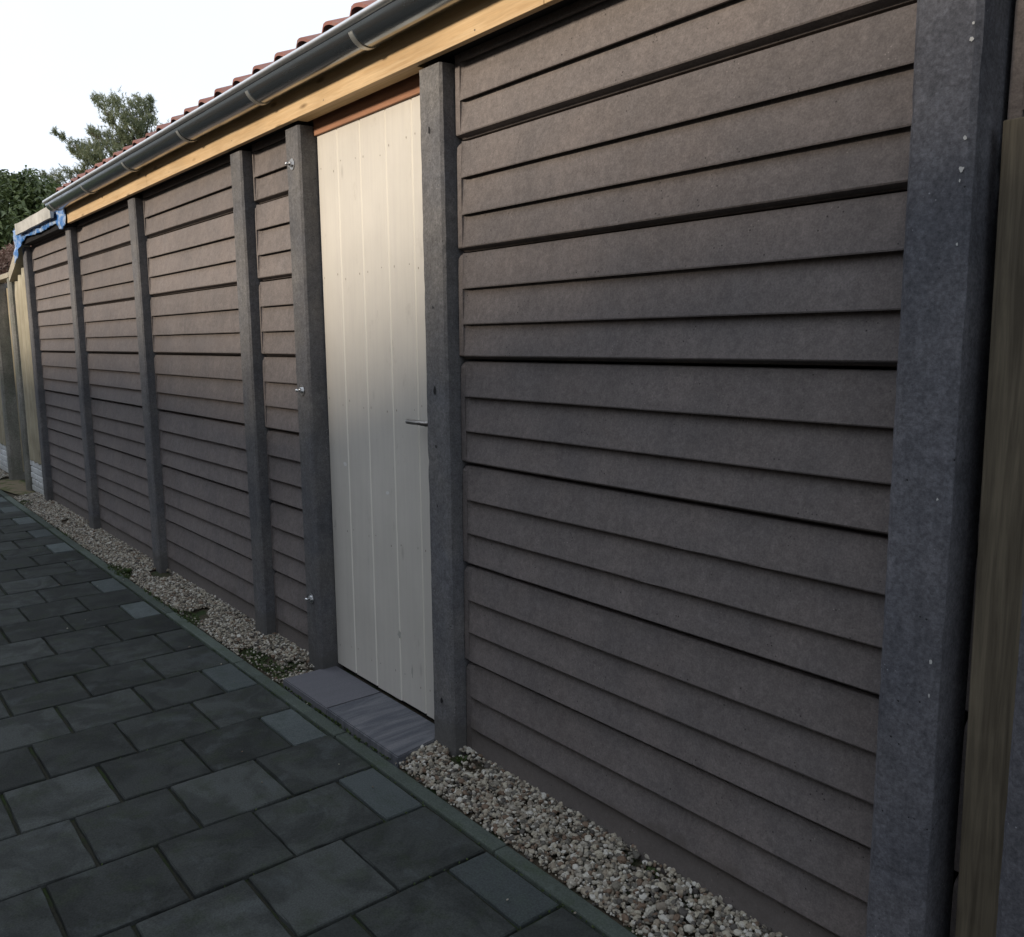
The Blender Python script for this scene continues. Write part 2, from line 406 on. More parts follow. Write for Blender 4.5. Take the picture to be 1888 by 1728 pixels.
post_objs = []
M_lime = NT('lime_speck').fin((.50, .50, .49), .8)
for i, (x0, top) in enumerate(posts):
    near = i == 6
    mb = post_mesh(x0, top, wd=.124 if near else PW, bev=.010 if near else .009, seed=i)
    if near:
        for q, (x, z, rx, rz) in enumerate(((-.766, 1.81, .0050, .0055), (-.763, 1.865, .0035, .004), (-.762, 2.035, .004, .005), (-.761, 2.062, .0025, .003), (-.766, 1.675, .0022, .003), (-.768, 1.79, .002, .0035), (-.772, 1.19, .002, .003), (-.765, .86, .0035, .006), (-.764, .79, .002, .004))): blotch(mb, x, z, -.0525, rx, rz, 2, q + 40)
    if i == 5:
        for z, rx, rz in ((2.20, .005, .013), (1.335, .007, .014), (.205, .007, .011), (1.14, .004, .006), (1.62, .003, .005), (.93, .003, .005)):
            blotch(mb, x0 + .062, z, -.0525, rx, rz, 1, int(z * 99))
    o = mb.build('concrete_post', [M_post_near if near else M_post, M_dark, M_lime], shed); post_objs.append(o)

# weatherboard-style concrete panels
def panel(xa, xb, k, y=0.0):
    """k = 0 is the lowest panel"""
    z = J[k] - .0; mb = MB(); mg = .026 if xa > -3 else .016; pr = random.Random(int(xa * 100) + k)
    dy = pr.uniform(-.0015, .0015) + y; dz = pr.uniform(-.001, .001)
    D = .023
    prof = [(.05, .003), (.030, .003), (.027, .0065), (.002, .0130), (.0, .0165),
            (D, .1280), (D, .1240), (.0012, .1190), (.0, .1225),
            (D, .2465), (D, .2425), (.0012, .2375), (.0, .2410),
            (.0185, .3490), (.022, .3550), (.032, .3570), (.05, .3570)]
    if k == 0: prof = [(.05, -.2), (-.0005, -.2), (-.0003, -.01), (.0, .01), (.0003, .0165)] + prof[5:]
    xm, xn = xa + mg, xb - mg
    nx_ = 27; n = len(prof); vs = []
    for q in range(nx_ + 1):
        x = xm - .001 + (xn - xm + .002) * (q - 3) / (nx_ - 3) if q > 3 else xm - .001 + (.003, .008, .018, .034)[q] - .003
        fade = (.22, .55, .85, 1)[q] if q < 4 else 1
        for i, (yy, zz) in enumerate(prof):
            wv = mnoise.noise(Vector((x * 2.1, i * .9, k + xa))) * .0005 if 2 <= i <= 13 else 0
            ch = max(0, mnoise.noise(Vector((x * 45, i * 5.3, k * 3 + xa))) - .38) * .006 if i in (4, 8, 12) else 0
            if yy < .0235: yy = .0045 * (1 - fade) + yy * fade
            vs.append((x, yy + dy + wv * .5 + ch, z + zz + dz + wv))
    fs = [tuple(range(n)), tuple(reversed([nx_ * n + i for i in range(n)]))]
    for q in range(nx_):
        for i in range(n):
            j = (i + 1) % n; fs.append((q * n + i, q * n + j, (q + 1) * n + j, (q + 1) * n + i))
    mb.add(vs, fs)
    for a, b2 in ((xa, xm), (xn, xb)):
        mb.prism_x([(.049, -.19), (.0034, -.19), (.0034, -.01), (.0034, .008), (.0034, .012), (.0055, .300), (.0075, .338), (.015, .348), (.022, .3535), (.031, .3560), (.049, .3560)] if k == 0 else [(.049, .0038), (.030, .0038), (.026, .0072), (.0060, .0135), (.0035, .017), (.0055, .300), (.0075, .338), (.015, .348), (.022, .3535), (.031, .3560), (.049, .3560)],
                   a, b2)
        # shift the last verts with the panel
        cnt = 22
        for q in range(len(mb.v) - cnt, len(mb.v)):
            vx, vy, vz = mb.v[q]; mb.v[q] = (vx, vy + dy, vz + z + dz)
    return mb
bays = [(-9.124 + .004, -7.571 + .038, 0), (-7.440 + .004, -5.907 + .038, 0), (-5.776 + .004, -4.223 + .038, 0), (-4.092 + .004, -3.608 + .038, 0), (-2.441 + .005, -.873 + .038, 0), (-.742 + .004, .82, .055)]
for xa, xb, y in bays:
    for k in range(7):
        if y and k < 3: pass
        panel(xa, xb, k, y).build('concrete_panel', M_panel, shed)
# back and end walls of the shed
mb = MB(); mb.box(-9.2, .84, 2.55, 2.615, -.2, 2.42); mb.box(-7.34, .84, 2.55, 2.60, 2.42, 3.70)
for xe in (-7.33, .86): mb.prism_x([(.10, -.2), (2.56, -.2), (2.56, 3.69), (.10, 2.66)], xe, xe + .05)
mb.box(-9.2, -9.13, .09, 2.6, -.2, 2.42); mb.box(-9.2, .84, .06, .10, 2.42, 2.60); mb.box(-9.2, -7.3, .06, 2.6, 2.42, 2.46); mb.build('rear_wall', M_panel, shed)
# plate coloured near-black for the shaded void behind the fascia
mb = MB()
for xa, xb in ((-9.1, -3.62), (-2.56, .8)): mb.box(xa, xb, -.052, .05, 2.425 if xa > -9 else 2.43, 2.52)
mb.build('dark_void_plate', M_black, shed)
# fascia board with its end grain and joints
mb = MB()
fr = random.Random(8)
for q in range(15):
    blotch(mb, -6.9 + q * .47 + fr.uniform(-.05, .05), 2.435 + .075 * (q % 2) + fr.uniform(-.01, .01), -.0808, .0035, .0035, 1, q)
for xa, xb in ((-7.352, -6.302), (-6.3, -5.402), (-5.4, -1.9), (-1.898, .9)): mb.box(xa, xb, -.080, -.056, 2.411, 2.60, .002)
mb.build('fascia_board', [M_pine, M_nail], shed)
mb = MB(); mb.box(-3.475, -2.575, -.055, -.008, 2.414, 2.434, .001); mb.build('door_soffit', M_soffit, shed)
mb = MB(); mb.box(-3.476, -2.573, .018, .06, 2.362, 2.47, .002); mb.build('door_lintel', M_hard, shed)

# roof of wavy tiles
roof = MB(); P = .2145; pitch = math.tan(R(23)); x_left = -7.36
def tile_h(t):   # t 0..1 across one tile from its rolled left edge
    if t < .14: return .018 + .030 * math.sqrt(max(0, 1 - (1 - t / .14) ** 2))
    if t < .80: return .048 - .040 * (1 - math.cos((t - .14) / .66 * math.pi)) / 2
    return .008 + .004 * ((t - .80) / .20)
tcol = int((.95 - x_left) / P); tr = random.Random(4)
for row in range(9):
    y0 = -.135 + row * .31; y1 = y0 + .36
    if y0 > 2.3: break
    for c in range(tcol):
        xa = x_left + c * P - .004 + tr.uniform(-.003, .003); n = 14; th = .013; dz = tr.uniform(-.003, .003); dy = tr.uniform(-.006, .006)
        top = []; bot = []
        vs = []
        for (yy, lift) in ((y0 + dy, .014), (y1, .0)):
            for q in range(n + 1):
                t = q / n; x = xa + t * (P + .016); h = tile_h(min(t * (P + .016) / P, 1)) + (.004 if t > .96 else 0)
                if q == n: h = tile_h(1.0) + .002
                z = 2.601 + (yy + .135) * pitch + h + lift + dz
                vs.append((x, yy, z)); vs.append((x, yy, z - th))
        m2 = 2 * (n + 1); fs = []
        for q in range(n):
            a, b2 = 2 * q, 2 * q + 2
            fs.append((a, b2, m2 + b2, m2 + a)); fs.append((a + 1, m2 + a + 1, m2 + b2 + 1, b2 + 1)); fs.append((a, a + 1, b2 + 1, b2)); fs.append((m2 + a, m2 + b2, m2 + b2 + 1, m2 + a + 1))
        fs.append((0, m2, m2 + 1, 1)); fs.append((2 * n, 2 * n + 1, m2 + 2 * n + 1, m2 + 2 * n))
        roof.add(vs, fs, 0, False)
ro = roof.build('tiled_roof', M_tile, shed)
mb = MB(); mb.prism_x([(-.10, 2.604), (2.62, 2.604 + 2.72 * pitch - .012), (2.62, 2.604 + 2.72 * pitch - .03), (-.10, 2.585)], -7.34, .93); mb.build('roof_deck', M_dark, ro)

# gutter
gut = MB(); GX0, GX1 = -7.43, .95; GY, GZ, GR = -.1455, 2.558, .0605
def arc(rad, n=18, a0=180, a1=360):
    return [(GY + rad * math.cos(R(a0 + (a1 - a0) * k / n)), GZ + rad * math.sin(R(a0 + (a1 - a0) * k / n))) for k in range(n + 1)]
def gutter_seg(x0, x1, rad, mb, mat=0):
    o_ = arc(rad); i_ = arc(rad - .0015); n = len(o_); vs = []; fs = []
    nseg = max(1, int((x1 - x0) / .25))
    for s_ in range(nseg + 1):
        x = x0 + (x1 - x0) * s_ / nseg; wob = .0010 * mnoise.noise(Vector((x * 1.7, 0, 3)))
        vs += [(x, y, z + wob) for y, z in o_] + [(x, y, z + wob) for y, z in i_]
    m2 = 2 * n
    for s_ in range(nseg):
        b0, b1 = s_ * m2, (s_ + 1) * m2
        for k in range(n - 1):
            fs.append((b0 + k, b1 + k, b1 + k + 1, b0 + k + 1)); fs.append((b0 + n + k, b0 + n + k + 1, b1 + n + k + 1, b1 + n + k))
    mb.add(vs, fs, mat, True)
gutter_seg(GX0, -4.05, GR, gut); gutter_seg(-4.07, GX1, GR + .0016, gut)
cap = arc(GR - .001); gut.add([(GX0 + .001, y, z) for y, z in cap] + [(GX0 + .003, y, z) for y, z in cap], [tuple(range(19)), tuple(reversed(range(19, 38)))])
gutter = gut.build('gutter', [M_zinc], shed)
mb = MB(); mb.tube([(GX0 + k * (GX1 - GX0) / 24, GY - GR - .004, GZ + .006 + .0008 * math.sin(k * 2.3)) for k in range(25)], .0125, 14)
mb.build('gutter_bead', M_bead, gutter)
for bx in (-7.30, -6.36, -5.42, -4.48, -3.62, -2.74, -1.82, -.9, 0.0):
    mb = MB(); a_ = arc(GR + .0050, 20, 200, 350); b_ = arc(GR + .0022, 20, 200, 350); n = len(a_); wd = .013
    vs = [(bx - wd, y, z) for y, z in a_] + [(bx + wd, y, z) for y, z in a_] + [(bx - wd, y, z) for y, z in b_] + [(bx + wd, y, z) for y, z in b_]
    fs = []
    for k in range(n - 1):
        fs += [(k, k + 1, n + k + 1, n + k), (2 * n + k, 3 * n + k, 3 * n + k + 1, 2 * n + k + 1), (k, 2 * n + k, 2 * n + k + 1, k + 1), (n + k, n + k + 1, 3 * n + k + 1, 3 * n + k)]
    fs += [(0, n, 3 * n, 2 * n), (n - 1, 3 * n - 1, 4 * n - 1, 2 * n - 1)]
    mb.add(vs, fs, 0, False)
    mb.build('gutter_bracket', M_strap, gutter)

# door of vertical planks
DY = .030
edges = [-3.474, -3.298, -3.115, -2.922, -2.743, -2.566]
mb = MB(); bots = [.050, .049, .046, .050, .047]
for k in range(5):
    x0, x1 = edges[k] + .0008, edges[k + 1] - .0008; b = bots[k]; tp = 2.368 if k not in (1, 3) else 2.366; vg = .005
    prof = [(x0, DY + .022), (x0, DY + vg), (x0 + vg, DY), (x1 - vg, DY), (x1, DY + vg), (x1, DY + .022)]
    n = 6; vs = [(x, y, b) for x, y in prof] + [(x, y, tp) for x, y in prof]
    fs = [tuple(range(n)), tuple(reversed(range(n, 2 * n)))] + [(i, (i + 1) % n, n + (i + 1) % n, n + i) for i in range(n)]
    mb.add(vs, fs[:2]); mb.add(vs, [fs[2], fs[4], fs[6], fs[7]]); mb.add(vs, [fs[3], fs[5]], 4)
dr = random.Random(12)
for zrow in (2.22, 1.78, 1.25, .70, .155):
    for k in range(5):
        for q in (.03, .145):
            x = edges[k] + q + dr.uniform(-.008, .008); z = zrow + dr.uniform(-.02, .02)
            blotch(mb, x, z, DY - .0006, .0022, .0050 if dr.random() < .6 else .003, 1, int(x * 1000))
# two small bare chips and a dent
blotch(mb, -3.33, .985, DY - .0008, .014, .008, 2, 5); blotch(mb, -2.985, .905, DY - .0008, .012, .008, 2, 6)
blotch(mb, -2.925, .33, DY - .0008, .012, .017, 3, 8); blotch(mb, -2.835, .20, DY - .0008, .006, .03, 3, 9)
M_chip = NT('chipped_paint').fin((.66, .66, .65), .4); M_smear = NT('grey_smear').fin((.38, .38, .35), .6)
M_groove = NT('pale_groove_paint').fin((.74, .72, .66), .4)  # paler colour on the bevelled plank edges
door = mb.build('door', [M_door, M_nail, M_chip, M_smear, M_groove], shed)
mb = MB(); mb.tube([(-2.735, -.024, 1.212), (-2.64, -.026, 1.212), (-2.602, -.026, 1.212)], .0095, 14)
mb.tube([(-2.604, -.034, 1.212), (-2.604, DY, 1.212)], .010, 12); mb.tube([(-2.604, DY - .008, 1.212), (-2.604, DY, 1.212)], .025, 20)
mb.build('door_handle', M_handle, door)
mb = MB(); mb.box(-3.472, -2.57, DY + .025, DY + .06, .02, 2.45); mb.build('door_backing', M_black, door)
# threaded bolts on the post left of the door
for z, tilt in ((2.251, .1), (1.298, -.05), (.354, .2)):
    mb = MB(); x = -3.546; y = -.0515
    mb.tube([(x, y, z), (x, y - .0025, z)], .023, 26, 0, False)
    mb.tube([(x, y - .0025, z), (x, y - .0125, z)], .0125, 6, 0, False)
    mb.tube([(x, y - .012, z), (x + .001, y - .030, z + .001 * tilt)], .0062, 14)
    mb.build('bolt', M_steel, post_objs[4])

# ------------------------------------------------------------------ doorstep slabs
def step(x0, x1, skew, mat, label):
    t = thing('step_slab', ((x0 + x1) / 2, -.1, 0), label, 'paving slab', 'two slabs making the doorstep')
    bm = bmesh.new(); top = .034
    c = [(x0, -.230), (x1, -.230), (x1 - skew, .028), (x0, .028)]
    vb = [bm.verts.new((x, y, -.03)) for x, y in c]; vt = [bm.verts.new((x, y, top)) for x, y in c]
    bm.faces.new(vt); bm.faces.new(list(reversed(vb)))
    for i in range(4): bm.faces.new((vb[i], vb[(i + 1) % 4], vt[(i + 1) % 4], vt[i]))
    bmesh.ops.bevel(bm, geom=[e for e in bm.edges if e.verts[0].co.z > .01 and e.verts[1].co.z > .01], offset=.004, segments=2, affect='EDGES')
    bm.verts.index_update(); mb = MB(); mb.add([v.co[:] for v in bm.verts], [[v.index for v in q.verts] for q in bm.faces]); bm.free()
    mb.build('slab', mat, t)
step(-3.492, -3.082, 0, M_step_a, 'plain purple-grey slab at the left end of the doorstep')
step(-3.078, -2.535, .045, M_step_b, 'streaky grey slab at the right end of the doorstep beside the near door post')

# ------------------------------------------------------------------ blue tarp over the low roof end and the grey sheet on it
tarp = thing('tarpaulin', (-8.3, 0, 2.4), 'crumpled bright blue plastic tarp hanging over the far end of the shed wall', 'tarpaulin')
low = [(-7.33, 2.405), (-7.385, 2.395), (-7.46, 2.385), (-7.56, 2.390), (-7.60, 2.440), (-7.75, 2.446), (-8.0, 2.436), (-8.3, 2.432), (-8.55, 2.440), (-8.75, 2.452), (-8.90, 2.445), (-9.05, 2.405), (-9.17, 2.36), (-9.28, 2.30), (-9.36, 2.245)]
def lowz(x):
    for (xa, za), (xb, zb) in zip(low, low[1:]):
        if xb <= x <= xa: return za + (zb - za) * (x - xa) / (xb - xa)
    return low[-1][1]
nxs, nzs = 110, 16; vs = []
for i in range(nxs + 1):
    x = -7.335 - 2.025 * i / nxs
    for j in range(nzs + 1):
        t = j / nzs; zl = lowz(x); zt = 2.575 + .045 * math.exp(-((x + 7.85) / .13) ** 2); z = zl + (zt - zl) * t
        if x < -9.02: z = zl + (zt - .02 - zl) * t
        y = -.092 + .016 * mnoise.noise(Vector((x * 9, z * 16, 1.5))) + .008 * mnoise.noise(Vector((x * 28, z * 36, 3))) - .012 * (1 - t) * max(0, mnoise.noise(Vector((x * 4, 0, 7))))
        xx = x + .010 * mnoise.noise(Vector((x * 7, z * 13, 9)))
        vs.append((xx, y, z + .004 * mnoise.noise(Vector((x * 20, t * 3, 2)))))
fs = [(i * (nzs + 1) + j, (i + 1) * (nzs + 1) + j, (i + 1) * (nzs + 1) + j + 1, i * (nzs + 1) + j + 1) for i in range(nxs) for j in range(nzs)]
mb = MB(); mb.add(vs, fs, 0, True)
o = mb.build('tarp_sheet', M_tarp, tarp); sd = o.modifiers.new('thickness', 'SOLIDIFY'); sd.thickness = .002; sd.offset = 1
# top of the tarp lying back over the flat roof
vs = []; nx2, ny2 = 60, 16
for i in range(nx2 + 1):
    for j in range(ny2 + 1):
        x = -7.45 - 1.9 * i / nx2; y = -.09 + 1.5 * j / ny2
        vs.append((x, y, 2.565 + .02 * mnoise.noise(Vector((x * 4, y * 5, 4))) + .045 * math.exp(-((x + 7.85) / .13) ** 2) * (1 - j / ny2)))
mb = MB(); mb.add(vs, [(i * (ny2 + 1) + j, (i + 1) * (ny2 + 1) + j, (i + 1) * (ny2 + 1) + j + 1, i * (ny2 + 1) + j + 1) for i in range(nx2) for j in range(ny2)], 0, True)
o = mb.build('tarp_top', M_tarp, tarp); sd = o.modifiers.new('thickness', 'SOLIDIFY'); sd.thickness = .002
mb = MB(); mb.box(-7.58, -7.36, -.112, -.102, 2.375, 2.44, .002); mb.box(-9.3, -7.36, -.085, .08, 2.41, 2.55)
mb.v = mb.v; 
mb2 = MB(); mb2.box(-9.10, -7.36, -.070, .09, 2.405, 2.545); mb2.build('low_roof_void', M_black, shed)  # black box in place of the shaded void under the tarp
sheet = thing('roofing_sheet', (-8.3, -.12, 2.5), 'pale grey sheet lying along the edge of the blue tarp', 'sheet')
vs = []; n = 24
for i in range(n + 1):
    x = -9.02 + 1.40 * i / n; sag = .004 * math.sin(i * .7)
    zt = 2.570 + (.006 if i < 2 else 0) + sag * .3; zb = 2.480 + sag * .3
    vs += [(x, -.134, zb), (x, -.1355, (zb + zt) / 2), (x, -.136, zt), (x, -.104, zt + .001), (x, -.112, zb)]
fs = []
for i in range(n):
    for k in range(5): j = (k + 1) % 5; fs.append((i * 5 + k, i * 5 + j, i * 5 + 5 + j, i * 5 + 5 + k))
fs += [tuple(range(5)), tuple(n * 5 + k for k in reversed(range(5)))]
mb = MB(); mb.add(vs, fs, 0, False); mb.build('sheet_panel', M_sheet, sheet)

# ------------------------------------------------------------------ fence and gate beyond the shed
def half_poles(parent, x0, x1, y, z0, tops, rad, seed):
    n = len(tops); pr = random.Random(seed); xs = [x0 + (x1 - x0) * (k + .5) / n for k in range(n)]
    for k in range(n):
        mb = MB(); seg = 12; rd = (x1 - x0) / n / 2 * .97; lev = 14; vs = []; ph = pr.random() * 9
        for q in range(lev + 1):
            z = z0 + (tops[k] - z0) * q / lev; wx = .006 * mnoise.noise(Vector((z * 1.3, ph, 0)))
            rr_ = rd * (1 if q < lev else .8)
            for s_ in range(seg + 1):
                a = math.pi * s_ / seg; vs.append((xs[k] + wx - rr_ * math.cos(a), y - rr_ * math.sin(a) * .5, z))
            vs.append((xs[k] + wx, y + .004, z))
        m3 = seg + 2; fs = []
        for q in range(lev):
            for s_ in range(m3): j = (s_ + 1) % m3; fs.append((q * m3 + s_, q * m3 + j, (q + 1) * m3 + j, (q + 1) * m3 + s_))
        fs.append(tuple(lev * m3 + s_ for s_ in range(m3)))
        mb.add(vs, fs, 0, True); mb.build('half_round_pole', M_pole, parent)
def brick_plate(parent, x0, x1, y, z0, z1):
    mb = MB(); mb.box(x0, x1, y + .012, y + .05, z0 - .2, z1 - .004)
    rows = 5; h = (z1 - z0) / rows; pr = random.Random(int(x0 * 10))
    for q in range(rows):
        x = x0 - (.11 if q % 2 else 0)
        while x < x1:
            a, b2 = max(x, x0), min(x + .22, x1)
            if b2 - a > .02: mb.box(a + .003, b2 - .003, y - .006 + pr.uniform(-.003, .003), y + .02, z0 + q * h + .004, z0 + (q + 1) * h - .004, .007)
            x += .22
    mb.build('base_plate', M_white_brick, parent)
fen = thing('palisade_fence', (-9.8, 0, 0), 'half-round pole fence bay on a white brick-pattern plate right beside the shed end', 'fence', 'pole fence bays beyond the shed')
post_mesh(-10.152, 2.175, -.05, .07, .131, .02, 21).build('concrete_post', M_post_old, fen)
tops = [2.13, 2.18, 2.235, 2.26]
half_poles(fen, -10.01, -9.262, .02, .345, tops, .06, 3)
brick_plate(fen, -10.015, -9.262, -.005, .02, .345)
mb = MB(); a = math.atan2(.20, .42)
# sloping cap rising to the shed
pts = [(-10.0, 2.13), (-9.62, 2.275), (-9.36, 2.45), (-9.33, 2.535), (-9.44, 2.50), (-9.68, 2.36), (-10.02, 2.215)]
vs = [(x, -.052, z) for x, z in pts] + [(x, .05, z) for x, z in pts]; n = len(pts)
mb.add(vs, [tuple(range(n)), tuple(reversed(range(n, 2 * n)))] + [(i, (i + 1) % n, n + (i + 1) % n, n + i) for i in range(n)])
mb.build('sloping_cap', M_capw, fen)
# flap of tarp wrapped round the top of the sloping cap
vs = []
pl = [(-9.33, 2.54, -9.36, 2.42), (-9.40, 2.52, -9.43, 2.36), (-9.47, 2.48, -9.50, 2.31)]
for (xa, za, xb, zb) in pl:
    for j in range(9):
        t = j / 8; x = xa + (xb - xa) * t; z = za + (zb - za) * t; vs.append((x, -.062 + .006 * mnoise.noise(Vector((x * 30, z * 30, 5))), z))
mb = MB(); mb.add(vs, [(i * 9 + j, (i + 1) * 9 + j, (i + 1) * 9 + j + 1, i * 9 + j + 1) for i in range(2) for j in range(8)], 0, True)
o = mb.build('tarp_flap', M_tarp, tarp); sd = o.modifiers.new('thickness', 'SOLIDIFY'); sd.thickness = .004

gate = thing('plank_gate', (-10.55, .05, 0), 'yellow plank gate set back between two concrete fence posts', 'gate')
for k in range(4):
    x0 = -10.965 + k * .2018; mb = MB(); mb.box(x0 + .004, x0 + .196, .075, .095, .10 + .004 * (k % 2), 2.12, .004); mb.build('gate_board', M_gate, gate)
for z in (.35, 1.75): mb = MB(); mb.box(-10.965, -10.16, .097, .14, z, z + .1, .003); mb.build('gate_rail', M_gate, gate)
mb = MB(); mb.box(-11.3, -10.03, -.055, .06, 2.175, 2.225, .004); mb.build('gate_cap', M_capw, gate)
fen2 = thing('palisade_fence', (-11.8, 0, 0), 'farthest half-round pole fence bay beyond the plank gate', 'fence', 'pole fence bays beyond the shed')
post_mesh(-11.10, 2.172, -.05, .10, .131, .02, 22).build('concrete_post', M_post_old, fen2)
post_mesh(-12.78, 2.172, -.05, .07, .131, .02, 23).build('concrete_post', M_post_old, fen2)
half_poles(fen2, -12.645, -11.105, .02, .37, [2.10] * 8, .06, 8)
brick_plate(fen2, -12.645, -11.105, -.005, .04, .37)
mb = MB(); mb.box(-12.8, -11.31, -.055, .06, 2.175, 2.225, .004); mb.build('fence_cap', M_capw, fen2)

# ------------------------------------------------------------------ right edge: plank and a further post
pk = thing('wooden_plank', (-.65, -.02, 0), 'upright weathered greenish plank standing against the nearest concrete post', 'plank')
mb = MB(); mb.box(-.722, -.632, .012, .034, -.05, 1.898, .003, rot=Matrix.Rotation(R(-.6), 3, 'Y'), piv=(-.67, 0, 1.5)); mb.build('plank_board', M_plank, pk)
ps = thing('fence_post', (-.53, 0, 0), 'bluish concrete post at the right edge beside the weathered plank', 'fence post')
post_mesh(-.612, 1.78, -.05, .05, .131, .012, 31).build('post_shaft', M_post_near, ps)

# ------------------------------------------------------------------ gravel
def ico(sub):
    bm = bmesh.new(); bmesh.ops.create_icosphere(bm, subdivisions=sub, radius=1)
    V = np.array([v.co[:] for v in bm.verts]); F = np.array([[v.index for v in q.verts] for q in bm.faces]); bm.free(); return V, F
nr = np.random.RandomState(11)
def stones(P, S, sub):
    V0, F0 = ico(sub); base = []
    for k in range(24):
        v = V0.copy()
        for _ in range(7):      # cut facets
            n = nr.normal(size=3); n /= np.linalg.norm(n); dd = nr.uniform(.55, .9); h = v @ n; v = v - np.outer(np.maximum(h - dd, 0), n)
        v += nr.normal(size=v.shape) * .03; base.append(v)
    base = np.array(base); n = len(P); idx = nr.randint(0, 24, n); v = base[idx]
    v = v * (S[:, None, None] * nr.uniform(.62, 1.25, (n, 1, 3)))
    q = nr.normal(size=(n, 4)); q /= np.linalg.norm(q, axis=1)[:, None]; a, b, c, d_ = q.T
    Rm = np.stack([1 - 2 * (c * c + d_ * d_), 2 * (b * c - a * d_), 2 * (b * d_ + a * c), 2 * (b * c + a * d_), 1 - 2 * (b * b + d_ * d_), 2 * (c * d_ - a * b), 2 * (b * d_ - a * c), 2 * (c * d_ + a * b), 1 - 2 * (b * b + c * c)], 1).reshape(n, 3, 3)
    v = np.einsum('nij,nkj->nki', Rm, v); v[:, :, 2] *= .8; v += P[:, None, :]
    F = (F0[None] + (np.arange(n) * len(V0))[:, None, None]).reshape(-1, 3); return v.reshape(-1, 3), F
def field(x0, x1, n, smin, smax):
    x = nr.uniform(x0, x1, n); y = nr.uniform(-.232, .012, n)
    cov = np.array([mnoise.noise(Vector((a * 2.2, b * 5, 0))) + .5 * mnoise.noise(Vector((a * 7, b * 9, 5))) for a, b in zip(x, y)])
    keep = cov > -.62
    # bare mossy pockets of the photograph
    for cx, cy, rx, ry in ((-3.80, -.19, .26, .06), (-3.62, -.10, .10, .05), (-2.36, -.05, .10, .045), (-6.05, -.22, .22, .045), (-4.75, -.22, .18, .04), (-9.3, -.19, .2, .05), (-1.55, -.02, .08, .03)):
        inside = ((x - cx) / rx) ** 2 + ((y - cy) / ry) ** 2 < 1; keep &= ~(inside & (nr.rand(n) < .86))
    x, y = x[keep], y[keep]; s = nr.uniform(smin * .8, smax, len(x)) * np.where(nr.rand(len(x)) < .12, 1.5, 1)
    z = .002 + .027 * np.clip((y + .236) / .2, 0, 1) + nr.uniform(-.006, .007, len(x))
    s = np.where(y < -.225, s * .7, s)
    return np.stack([x, y, z], 1), s
parts = []
for (x0, x1, n, a, b, sub) in ((-2.56, -.2, 9500, .0042, .0100, 2), (-5.6, -3.50, 9000, .0048, .0102, 1), (-9.75, -5.6, 15000, .0052, .0105, 1), (-12.5, -11.2, 3500, .007, .012, 1)):
    P_, S_ = field(x0, x1, n, a, b); parts.append(stones(P_, S_, sub))
# a few strays on kerb and slabs
n = 34; P_ = np.stack([nr.uniform(-8, -1.2, n), -.24 - np.abs(nr.normal(0, .28, n)), np.full(n, .006)], 1); parts.append(stones(P_, nr.uniform(.0025, .006, n), 1))
off = 0; VV = []; FF = []
for v, f_ in parts: VV.append(v); FF.append(f_ + off); off += len(v)
o = npmesh('gravel', np.concatenate(VV), np.concatenate(FF), M_stone)
tag(o, 'loose beige and grey gravel strip between the wall and the kerb', 'gravel', kind='stuff')
# heap of larger stones against the near door post
# ------------------------------------------------------------------ moss, weeds
def leaf_fan(cx, cy, cz, n, ln, wd, up, rs):
    V = []; F = []
    for k in range(n):
        a = rs.uniform(0, 6.283); e = rs.uniform(*up); l = ln * rs.uniform(.6, 1.2); w_ = wd * rs.uniform(.7, 1.2)
        d0 = np.array([math.cos(a) * math.cos(e), math.sin(a) * math.cos(e), math.sin(e)]); sd_ = np.array([-math.sin(a), math.cos(a), 0])
        p0 = np.array([cx, cy, cz]) + d0 * l * .15; p1 = np.array([cx, cy, cz]) + d0 * l * .6 + np.array([0, 0, l * .08]); p2 = np.array([cx, cy, cz]) + d0 * l
        b0 = len(V); V += [p0 - sd_ * w_ * .2, p0 + sd_ * w_ * .2, p1 + sd_ * w_ * .5, p2, p1 - sd_ * w_ * .5]; F += [(b0, b0 + 1, b0 + 2, b0 + 4), (b0 + 4, b0 + 2, b0 + 3, b0 + 3)]
    return V, F
def leaves_obj(name, specs, mat, parent=None, seed=1):
    rs = random.Random(seed); V = []; T = []
    for (cx, cy, cz, n, ln, wd, up) in specs:
        v, f2 = leaf_fan(cx, cy, cz, n, ln, wd, up, rs); b0 = len(V); V += v
        for q in f2:
            q = [b0 + i for i in q]; T.append((q[0], q[1], q[2]))
            if q[3] != q[2]: T.append((q[0], q[2], q[3]))
    return npmesh(name, np.array(V), np.array(T), mat, parent)
rs = random.Random(2); specs = []
def moss(cx, cy, rx, ry, n, ln=.012):
    for _ in range(n):
        a = rs.uniform(0, 6.28); q = math.sqrt(rs.random()); specs.append((cx + rx * q * math.cos(a), cy + ry * q * math.sin(a), .001, 5, ln, .006, (.2, 1.3)))
for a in ((-3.80, -.185, .30, .05, 330), (-3.60, -.10, .10, .06, 120), (-6.05, -.225, .25, .05, 200), (-4.75, -.215, .22, .04, 150), (-9.3, -.19, .25, .05, 150), (-2.36, -.06, .12, .05, 90), (-5.2, -.235, .3, .02, 90),
          (-1.55, -.03, .08, .03, 40), (-10.9, -.1, .25, .08, 120), (-7.6, -.225, .3, .02, 90), (-2.62, -.225, .05, .012, 30), (-3.3, -.234, .25, .008, 60), (-2.9, -.234, .25, .008, 60)): moss(*a)
for _ in range(500):   # tufts along the paving joints
    if rs.random() < .6: x = -3.59 + .3333 * rs.randint(-20, 6) ; y = -.3 - rs.random() ** 1.7 * 1.2
    else: x = rs.uniform(-9, -1.4); y = -.296
    specs.append((x, y, -.007, 4, .007, .004, (.3, 1.4)))
